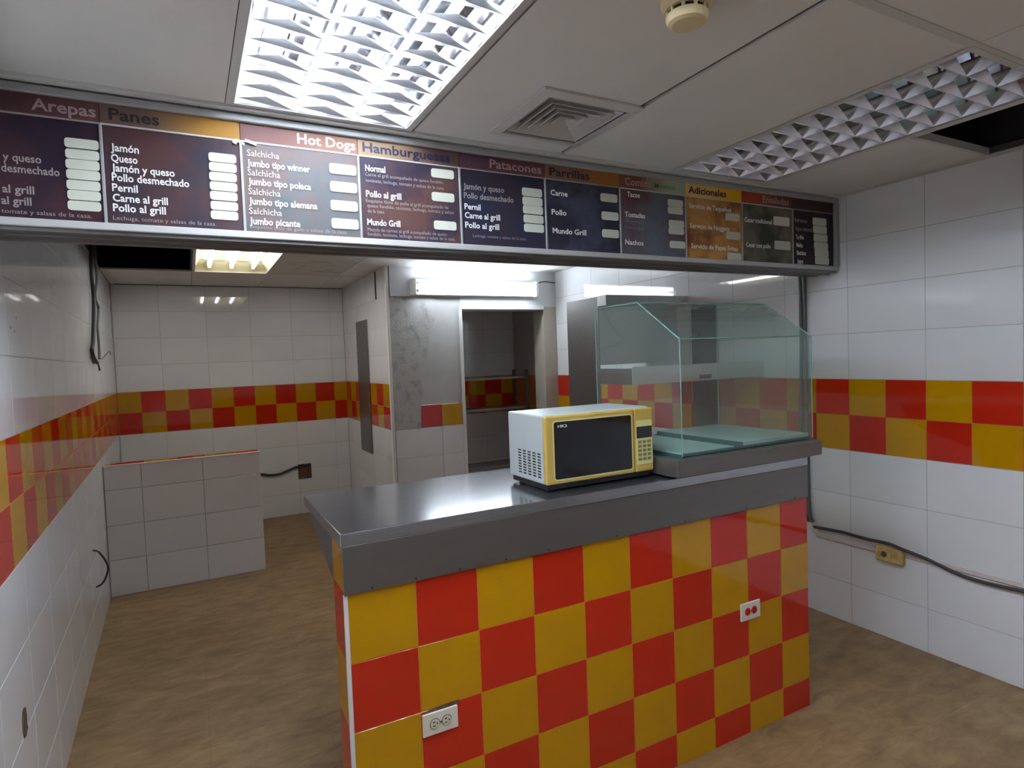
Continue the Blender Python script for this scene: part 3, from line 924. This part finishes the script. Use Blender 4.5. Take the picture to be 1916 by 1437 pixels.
def text_mesh(s, width, cap, off):
    cu = bpy.data.curves.new('text', 'FONT')
    cu.body = s
    cu.offset = off
    cu.resolution_u = 2
    cu.size = 1.0
    to = bpy.data.objects.new('text', cu)
    col.objects.link(to)
    dg = bpy.context.evaluated_depsgraph_get()
    me = bpy.data.meshes.new_from_object(to.evaluated_get(dg))
    bpy.data.objects.remove(to)
    bpy.data.curves.remove(cu)
    xs = [v.co.x for v in me.vertices]
    x0, x1 = min(xs), max(xs)
    sx = width / (x1 - x0) if width else cap / 0.73
    sz = cap / 0.73
    for v in me.vertices:
        v.co = ((v.co.x - x0) * sx, 0.0, v.co.y * sz)
    me.materials.clear()
    return me


def text_at(s, x0, x1, zc, y, cap, mat, off, parent, name='lettering'):
    me = text_mesh(s, x1 - x0, cap, off)
    for v in me.vertices:
        v.co.x += x0; v.co.y += y; v.co.z += zc - cap * 0.45
    return link(name, me, mat, parent)


for pi, kd, s, x0, x1, zc in TEXTS:
    cap, mt, off = STY[kd]
    if kd[0] == 'h':
        zc = 2.3325
    x0 = max(x0, DIV[pi] + 0.008); x1 = min(x1, DIV[pi + 1] - 0.008)
    text_at(s, x0, x1, max(zc, 2.030), YS - 0.0022, cap, mt, off, PAN[pi], 'title_lettering' if kd[0] == 'h' else 'lettering')


def rounded(bm, cx, cz, w, h, r, y0, y1):
    pts = []
    for (sx, sz, a0_) in ((1, 1, 0), (-1, 1, 90), (-1, -1, 180), (1, -1, 270)):
        for k in range(4):
            a = math.radians(a0_ + 30 * k)
            pts.append((cx + sx * (w / 2 - r) + r * math.cos(a), cz + sz * (h / 2 - r) + r * math.sin(a)))
    return prism(bm, pts, 'y', y0, y1)


for pi, cx_, cz_, w_ in STICKERS:
    h_ = {0: 0.0285, 1: 0.0285, 2: 0.036, 3: 0.034, 4: 0.034, 5: 0.036, 6: 0.034, 7: 0.038, 8: 0.046, 9: 0.041}[pi]
    obj('price_sticker', rounded(bmesh.new(), cx_, cz_, w_ * 0.97, h_ - 0.001, 0.008, YS - 0.003, YS - 0.0002), 'sticker', PAN[pi])
# torn film at the joint of two panels
bm = bmesh.new()
for k in range(7):
    x = 0.165 + 0.009 * k + random.uniform(-0.004, 0.004)
    z = 2.298 + random.uniform(-0.008, 0.006)
    w_ = random.uniform(0.006, 0.014)
    bm.faces.new([bm.verts.new((x, YS - 0.006, z)), bm.verts.new((x + w_, YS - 0.007, z - 0.006)), bm.verts.new((x + w_ * 1.3, YS - 0.006, z + 0.003)), bm.verts.new((x + 0.003, YS - 0.0065, z + 0.008))])
obj('torn_film', bm, 'sticker', board)

# ------------------------------------------------------------------ counter
XC0, XC1 = 0.3614, 2.334
counter = thing('service_counter', ((XC0 + XC1) / 2, YC, 0), 'service counter clad in red and yellow checkered tiles', 'counter')
Y1C = 1.875
obj('body', bx(XC0 - 0.004 + G, XC1 - G, YC + G, Y1C, 0.0, 1.062), 'grout_counter', counter)
CZ = [0.0, 0.1248, 0.3248, 0.5248, 0.7248, 0.9248]
for j in range(10):
    xa = XC0 + 0.2 * j; xb = min(XC0 + 0.2 * (j + 1), XC1)
    for r in range(5):
        red = (j + (4 - r)) % 2 == 1
        tile(counter, (0, YC, 0), (1, 0, 0), (0, -1, 0), xa, xb, CZ[r], CZ[r + 1], 'red_tile' if red else 'yellow_tile')
LZ = CZ + [1.062]
for r in range(6):
    red = (4 - r) % 2 == 0
    tile(counter, (XC0 - 0.004, 0, 0), (0, 1, 0), (-1, 0, 0), YC + 0.002, Y1C - 0.002, LZ[r], LZ[r + 1], 'red_tile' if red else 'yellow_tile')
for r in range(5):
    red = (9 + 1 + (4 - r)) % 2 == 1
    tile(counter, (XC1, 0, 0), (0, 1, 0), (1, 0, 0), YC + 0.002, Y1C - 0.002, CZ[r], CZ[r + 1], 'red_tile' if red else 'yellow_tile')
obj('corner_trim', bx(XC0 - 0.011, XC0 + 0.001, YC - 0.003, YC + 0.008, 0.0, 0.9248, bevel=0.002), 'trim_white', counter)
# stainless apron under the top, with screws
ap = obj('apron', bx(XC0 - 0.010, XC1 - 0.004, YC - 0.0095, YC - 0.0005, 0.926, 1.064, bevel=0.001), 'steel_dull', counter)
for x in (0.43, 0.56, 0.70, 0.86, 1.02, 1.30, 1.62, 1.95, 2.24):
    bm = tube(bmesh.new(), [(x, YC - 0.009, 0.934), (x, YC - 0.0115, 0.934)], 0.003, 8, 0)
    obj('screw', bm, 'cable_black', ap)
# bracket carrying the overhang
bm = prism(bmesh.new(), [(Y1C, 0.90), (Y1C, 1.062), (2.27, 1.062), (2.27, 1.03)], 'x', XC0 + 0.0, XC0 + 0.012)
obj('bracket', bm, 'steel_dull', counter)
bm = prism(bmesh.new(), [(Y1C, 0.90), (Y1C, 1.062), (2.27, 1.062), (2.27, 1.03)], 'x', 2.28, 2.292)
obj('bracket', bm, 'steel_dull', counter)

# stainless worktop: folded sheet with front lip
top = thing('worktop', (1.1, 1.98, 1.064), 'stainless steel worktop lying on the checkered counter', 'worktop')
bm = bx(0.347, 2.33, 1.6990, 2.295, 1.0645, 1.1015, bevel=0.0025, seg=2)
obj('top_sheet', bm, 'steel', top)

# ------------------------------------------------------------------ glass display case
XL, XRC = 1.616, 2.389
case = thing('display_case', (2.0, 1.95, 1.102), 'green-edged glass display case with sloped front on a steel plinth at the counter end', 'display case')
bm = bx(1.552, 2.372, 1.660, 2.292, 1.1105, 1.174, bevel=0.003, seg=2)
obj('plinth', bm, 'steel_dull', case)
obj('plinth_foot', bx(1.60, 2.325, 1.704, 2.27, 1.102, 1.1105), 'steel_dull', case)
XRC = 2.366
zt_front, z_ridge, y_ridge, y_back = 1.619, 1.777, 1.935, 2.225
th = 0.006
def pane(name, bm):
    g_ = obj(name, bm, 'case_glass', case)
    return g_
yf = 1.700
pane('front_pane', bx(XL, XRC, yf, yf + th, 1.178, zt_front))
bm = prism(bmesh.new(), [(yf, zt_front), (yf + th, zt_front - 0.002), (y_ridge, z_ridge - 0.007), (y_ridge, z_ridge)], 'x', XL, XRC)
pane('sloped_pane', bm)
pane('top_pane', bx(XL, XRC, y_ridge + 0.001, y_back, z_ridge - th, z_ridge))
side = [(yf + th + 0.001, 1.178), (y_back, 1.178), (y_back, z_ridge - th - 0.001), (y_ridge, z_ridge - th - 0.004), (yf + th + 0.001, zt_front - 0.004)]
pane('side_pane', prism(bmesh.new(), side, 'x', XL, XL + th))
pane('side_pane', prism(bmesh.new(), side, 'x', XRC - th, XRC))
# polished green edges of the panes
def edge(p, q, r=0.0022):
    obj('pane_edge', tube(bmesh.new(), [p, q], r, 6, 0), 'glass_edge', case)
edge((XL, yf, zt_front), (XRC, yf, zt_front)); edge((XL, y_ridge, z_ridge), (XRC, y_ridge, z_ridge))
for x in (XL, XRC):
    edge((x, yf, zt_front), (x, y_ridge, z_ridge), 0.003)
    edge((x, y_ridge, z_ridge), (x, y_back, z_ridge), 0.003)
    edge((x, yf, 1.178), (x, yf, zt_front), 0.0022); edge((x, y_back, 1.178), (x, y_back, z_ridge), 0.0018)
edge((XL, y_back, z_ridge), (XRC, y_back, z_ridge), 0.0018)
# shelf plates inside
tp = obj('tray_plate', bx(XL + 0.008, 1.905, 1.715, 2.215, 1.176, 1.188), 'tray_glass', case)
tp2 = obj('tray_plate', bx(1.955, XRC - 0.008, 1.715, 2.215, 1.176, 1.200), 'tray_glass', case)
obj('plate_edge', bx(1.905, 1.955, 1.715, 2.215, 1.176, 1.181), 'tray_edge', tp2)
obj('plate_edge', bx(1.948, 1.9548, 1.715, 2.215, 1.181, 1.1995), 'tray_edge', tp2)
obj('plate_edge', bx(XL + 0.008, XRC - 0.008, 1.7075, 1.7148, 1.176, 1.186), 'tray_edge', tp)
obj('plate_edge', bx(XL - 0.006, XL - 0.001, 1.70, 2.22, 1.175, 1.186), 'tray_edge', tp)

# ------------------------------------------------------------------ microwave
mw = thing('microwave', (1.335, 1.96, 1.1015), 'gold-fronted microwave oven with a black door standing on the steel worktop', 'microwave')
x0, x1, yf, yb, z0, z1 = 1.067, 1.5415, 1.776, 2.050, 1.128, 1.3695
obj('body', bx(x0, x1, yf + 0.022, yb, z0, z1, bevel=0.006, seg=2), 'mw_white', mw)
xd = x0 + 0.386                       # door edge
bm = bx(x0, xd, yf, yf + 0.0215, z0, z1 - 0.003, bevel=0.006, seg=2)
door = obj('door', bm, 'mw_gold', mw)
wx, wz = x0 + 0.2025, z0 + 0.117
obj('window_border', rounded(bmesh.new(), wx, wz, 0.347, 0.210, 0.012, yf - 0.0006, yf + 0.003), 'mw_panel', door)
obj('window', rounded(bmesh.new(), wx, wz, 0.337, 0.200, 0.008, yf - 0.0015, yf + 0.003), 'mw_glass', door)
text_at('HK2', x0 + 0.050, x0 + 0.088, z0 + 0.2015, yf - 0.0022, 0.010, 'letter_pale', 0.01, door, 'brand_lettering')
cp = obj('control_panel', bx(xd + 0.002, x1, yf, yf + 0.0215, z0, z1 - 0.003, bevel=0.005, seg=2), 'mw_gold', mw)
kx = (xd + 0.002 + x1) / 2
obj('keypad', rounded(bmesh.new(), kx, z0 + 0.110, 0.076, 0.166, 0.006, yf - 0.0012, yf + 0.003), 'mw_panel', cp)
obj('display', bx(kx - 0.036, kx + 0.036, yf - 0.0024, yf, z0 + 0.127, z0 + 0.170), 'mw_glass', cp)
for r in range(5):
    for q in range(3):
        obj('key', bx(kx - 0.030 + 0.022 * q, kx - 0.014 + 0.022 * q, yf - 0.0024, yf - 0.001, z0 + 0.107 - 0.0162 * r, z0 + 0.118 - 0.0162 * r), 'mw_key', cp)
obj('open_button', bx(kx - 0.036, kx + 0.036, yf - 0.003, yf, z0 + 0.006, z0 + 0.023, bevel=0.001), 'mw_gold', cp)
for r in range(9):
    for q in range(5):
        obj('vent_slot', bx(x0 - 0.0008, x0 + 0.001, yf + 0.037 + 0.035 * q, yf + 0.058 + 0.035 * q, z0 + 0.021 + 0.0102 * r, z0 + 0.0254 + 0.0102 * r), 'black_plastic', mw)
obj('gap_shade', bx(x0 + 0.008, x1 - 0.008, yf + 0.012, yb - 0.012, 1.1095, z0 + 0.001), 'black_plastic', mw)  # black block added to stand for the shadow gap under the oven
for (fx, fy) in ((x0 + 0.035, yf + 0.045), (x1 - 0.035, yf + 0.045), (x0 + 0.035, yb - 0.035), (x1 - 0.035, yb - 0.035)):
    obj('foot', tube(bmesh.new(), [(fx, fy, 1.1016), (fx, fy, z0 + 0.001)], 0.012, 12, 0), 'black_plastic', mw)

# ------------------------------------------------------------------ sockets on the counter
def socket(x0, x1, z0, z1, label, face):
    s = thing('wall_socket', ((x0 + x1) / 2, YC, z0), label, 'socket')
    pl = obj('cover_plate', bx(x0, x1, YC - 0.007, YC - 0.0002, z0, z1, bevel=0.002), 'plate_white', s)
    cxs = ((x0 + x1) / 2 - 0.019, (x0 + x1) / 2 + 0.019)
    zc = (z0 + z1) / 2
    for c in cxs:
        rc = obj('receptacle', tube(bmesh.new(), [(c, YC - 0.0065, zc), (c, YC - 0.0095, zc)], 0.0145, 20, 0), face, s)
        rim = 'cable_brown' if face != 'socket_red' else 'socket_red'
        bm = bmesh.new()
        ring = [(c + 0.0152 * math.cos(a * math.pi / 12), YC - 0.0072, zc + 0.0152 * math.sin(a * math.pi / 12)) for a in range(25)]
        tube(bm, ring, 0.0011, 5, 0)
        obj('rim', bm, rim, rc)
        for dz in (-0.006, 0.006):
            obj('slot', bx(c - 0.007, c + 0.001, YC - 0.0101, YC - 0.009, zc + dz - 0.0012, zc + dz + 0.0012), 'black_plastic', rc)
        obj('slot', tube(bmesh.new(), [(c + 0.007, YC - 0.009, zc), (c + 0.007, YC - 0.0101, zc)], 0.0022, 8, 0), 'black_plastic', rc)
    obj('screw', tube(bmesh.new(), [((x0 + x1) / 2, YC - 0.0065, zc), ((x0 + x1) / 2, YC - 0.0085, zc)], 0.0025, 8, 0), 'cable_brown' if face != 'socket_red' else 'socket_red', s)
    return s


s = socket(0.562, 0.676, 0.447, 0.516, 'off-white double socket with ivory outlets on the counter front', 'socket_ivory')
obj('chipped_gap', prism(bmesh.new(), [(0.566, 0.5165), (0.682, 0.5165), (0.684, 0.528), (0.64, 0.527), (0.60, 0.525), (0.568, 0.522)], 'y', YC - 0.0015, YC - 0.0001), 'brown_hole', s)
socket(1.911, 2.023, 0.474, 0.546, 'white double socket with red outlets on the counter front', 'socket_red')

# ------------------------------------------------------------------ right wall: outlet box, raceway, cords
ob = thing('outlet_box', (XR, 1.87, 0.42), 'yellowed surface outlet box fixed to the white tiles of the right wall', 'socket')
obj('box', bx(XR - 0.040, XR - 0.0003, 1.80, 1.935, 0.424, 0.504, bevel=0.004, seg=2), 'aged_plastic', ob)
fp = obj('face_plate', bx(XR - 0.044, XR - 0.039, 1.804, 1.931, 0.428, 0.500, bevel=0.002), 'aged_plastic', ob)
for cyy, dk in ((1.888, True), (1.848, False)):
    rc = obj('receptacle', tube(bmesh.new(), [(XR - 0.0435, cyy, 0.464), (XR - 0.0462, cyy, 0.464)], 0.0155, 18, 0), 'brown_hole' if dk else 'aged_plastic', ob)
    for dz in (-0.006, 0.006):
        obj('slot', bx(XR - 0.0466, XR - 0.0455, cyy - 0.004, cyy + 0.004, 0.464 + dz - 0.0012, 0.464 + dz + 0.0012), 'black_plastic', rc)
o = obj('cable_raceway', bx(XR - 0.014, XR - 0.0003, 1.937, 2.300, 0.452, 0.476, bevel=0.003), 'raceway')
tag(o, 'short pinkish-white raceway on the right wall leading into the outlet box', 'raceway')
o = obj('cable_raceway', bx(XR - 0.010, XR - 0.0003, YF + 0.01, 1.798, 0.462, 0.486, bevel=0.003), 'raceway')
tag(o, 'long pale raceway on the right wall partly covered by the sagging dark cord', 'raceway')
cord = [(2.305, .511), (2.297, .511), (2.20, .517), (2.118, .520), (2.04, .517), (1.976, .516), (1.907, .527), (1.85, .527), (1.792, .517), (1.688, .488), (1.574, .459), (1.468, .447), (1.298, .453), (1.0, .470), (0.4, .450), (-0.4, .46), (-1.5, .45)]
o = obj('sagging_cable', tube(bmesh.new(), [(XR - (0.0195 if y < 1.70 or y > 2.32 else (0.024 if y > 1.96 else 0.05)), y, z) for y, z in cord], 0.0085, 10), 'cable_brown')
tag(o, 'thick dark cord sagging along the right wall over the yellowed outlet box', 'cord')
o = obj('cable_entry', bx(XR - 0.006, XR - 0.0003, 2.288, 2.338, 0.470, 0.530, bevel=0.002), 'plaster')
tag(o, 'small plastered patch on the right wall where the dark cord enters', 'patch')
for yy, lab, rr in ((2.352, 'grey cable dropping from the menu board along the right wall, straight one', 0.011), (2.385, 'grey cable dropping from the menu board along the right wall, slightly bowed one', 0.010)):
    bow = 0.02 if yy > 2.36 else 0.0
    o = obj('wall_cable', tube(bmesh.new(), [(XR - 0.014, yy + bow, 2.39), (XR - 0.014, yy, 2.05), (XR - 0.014, yy - bow * 0.4, 1.8), (XR - 0.014, yy - bow * 0.2, 1.4), (XR - 0.014, yy + bow * 0.4, 1.0), (XR - 0.014, yy - 0.01, 0.60), (XR - 0.012, 2.32 + bow, 0.535)], rr, 10), 'cable_grey')
    tag(o, lab, 'cable')

# ------------------------------------------------------------------ cables on the left wall
thick = [(5.085, 2.50), (5.079, 2.434), (5.05, 2.236), (5.072, 2.059), (4.866, 1.80), (4.744, 1.728), (4.809, 1.681), (5.02, 1.645)]
hc = thing('hanging_cable', (-0.545, 5.05, 1.64), 'thick black cable hanging down the left wall with cut wires at its end', 'cable')
obj('sheath', tube(bmesh.new(), [(max(-0.545, wall_x(y) + 0.013), y, z) for y, z in thick], 0.0115, 10), 'cable_black', hc)
for dy, dz in ((0.06, -0.045), (0.02, -0.05)):
    obj('cut_wire', tube(bmesh.new(), [(-0.543, 5.02, 1.645), (-0.54, 5.03 + dy * 0.6, 1.64 + dz * 0.4), (-0.538, 5.03 + dy, 1.64 + dz)], 0.004, 6), 'cable_black', hc)
thin = [(5.32, 2.50), (5.306, 2.42), (5.311, 2.255), (5.153, 2.111), (5.30, 2.04), (5.18, 1.902), (5.183, 1.775), (5.16, 1.673)]
hc = thing('hanging_cable', (-0.545, 5.16, 1.67), 'thin grey-black cable hanging down the left wall ending in one curled wire', 'cable')
obj('sheath', tube(bmesh.new(), [(max(-0.545, wall_x(y) + 0.013), y, z) for y, z in thin], 0.0085, 10), 'cable_grey', hc)
obj('curled_wire', tube(bmesh.new(), [(-0.545, 5.16, 1.673), (-0.545, 5.30, 1.678), (-0.53, 5.46, 1.715), (-0.52, 5.55, 1.735), (-0.515, 5.60, 1.715)], 0.0028, 6), 'cable_black', hc)
o = obj('cable_stub', tube(bmesh.new(), [(wall_x(4.22) + 0.0005, 4.22, 0.552), (wall_x(4.22) + 0.03, 4.22, 0.535), (wall_x(4.22) + 0.062, 4.22, 0.47), (wall_x(4.22) + 0.066, 4.22, 0.42), (wall_x(4.22) + 0.04, 4.22, 0.355), (wall_x(4.22) + 0.006, 4.22, 0.335)], 0.0055, 8), 'cable_black')
tag(o, 'short black cable stub looping out of the left wall near the floor', 'cable')

# open junction box and its cable on the back wall
jb = thing('junction_box', (1.05, YB, 0.36), 'open mud-filled junction box in the back wall tiles', 'junction box')
bm = bmesh.new()
box(bm, 0.978, 0.986, YB - 0.006, YB - 0.0003, 0.372, 0.528); box(bm, 1.104, 1.112, YB - 0.006, YB - 0.0003, 0.372, 0.528)
box(bm, 0.986, 1.104, YB - 0.006, YB - 0.0003, 0.372, 0.380); box(bm, 0.986, 1.104, YB - 0.006, YB - 0.0003, 0.520, 0.528)
obj('rim', bm, 'cable_brown', jb)
obj('filling', bx(0.986, 1.104, YB - 0.0025, YB - 0.0003, 0.380, 0.495), 'brown_hole', jb)
obj('cavity', bx(0.986, 1.104, YB - 0.0035, YB - 0.0003, 0.495, 0.520), 'cable_black', jb)
o = obj('power_cable', tube(bmesh.new(), [(0.50, YB - 0.012, 0.49), (0.62, YB - 0.014, 0.468), (0.70, YB - 0.016, 0.452), (0.80, YB - 0.016, 0.455), (0.90, YB - 0.016, 0.488), (0.96, YB - 0.014, 0.505), (1.0, YB - 0.012, 0.50)], 0.012, 8), 'cable_black')
tag(o, 'black cable running from behind the low tiled wall to the open junction box', 'cable')

# ------------------------------------------------------------------ kitchen fittings
pnl = obj('wall_panel', bx(XS - 0.010, XS - 0.0004, 5.76, 6.17, 0.70, 1.99, bevel=0.002), 'steel_dull')  # flat dark panel in place of a shaded recess in the wall
tag(pnl, 'dark grey panel standing in for a tall narrow recess in the tiled side wall of the kitchen', 'panel')
ck = obj('wall_strip', bx(XS - 0.006, XS - 0.0004, 5.40, 5.43, 2.145, 2.39), 'cable_brown')
tag(ck, 'thin dark strip at the top of the tiled side wall', 'strip')

hood = thing('exhaust_hood', (2.87, 3.6, 1.40), 'tall stainless exhaust hood fixed to the right wall behind the glass case', 'exhaust hood')
obj('front_sheet', bx(2.512, 2.518, 3.42, 3.81, 1.10, 1.97), 'steel_dull', hood)
obj('end_sheet', bx(2.518, XR - 0.001, 3.42, 3.426, 1.50, 1.97), 'steel_light', hood)  # paler steel than the front sheet: the light on this side is in the colour
obj('end_sheet', bx(2.518, XR - 0.001, 3.804, 3.81, 1.50, 1.97), 'steel_light', hood)
obj('top_sheet', bx(2.518, XR - 0.001, 3.426, 3.804, 1.964, 1.97), 'steel_light', hood)
obj('top_flange', bx(2.505, XR - 0.001, 3.318, 3.419, 1.90, 1.975, bevel=0.002), 'steel_light', hood)
obj('filter', bx(2.53, XR - 0.01, 3.43, 3.80, 1.50, 1.52), 'steel_dull', hood)

ws = thing('overshelf', (2.7, 2.84, 1.395), 'pale metal overshelf with a small name plate on the right wall behind the glass case', 'shelf')
obj('front_face', bx(2.174, XR - 0.001, 2.657, 2.665, 1.396, 1.497, bevel=0.001), 'steel_light', ws)
obj('end_face', bx(2.174, 2.182, 2.666, 3.02, 1.396, 1.488), 'steel_dull', ws)  # shaded end: its darkness is put into the steel colour
obj('shelf_plate', bx(2.182, XR - 0.001, 2.666, 3.02, 1.470, 1.478), 'steel_light', ws)
obj('name_plate', bx(2.675, 2.772, 2.6545, 2.657, 1.408, 1.432), 'board_back', ws)
pnl = obj('wall_panel', bx(XR - 0.012, XR - 0.0004, 3.03, 3.27, 1.0, 1.88, bevel=0.002), 'board_back')
tag(pnl, 'dark vertical panel on the right wall between the overshelf and the exhaust hood', 'panel')

su = thing('shelf_unit', (2.65, 5.6, 0), 'dim metal shelf unit standing in the store doorway', 'shelf unit')
for z in (1.385, 1.075, 0.5):
    obj('shelf', bx(2.24, 3.08, 5.42, 5.72, z - 0.022, z, bevel=0.002), 'steel_dull', su)
for x in (2.24, 3.05):
    for y in (5.42, 5.69):
        obj('upright', bx(x, x + 0.03, y, y + 0.03, 0.0, 1.45), 'steel_dull', su)
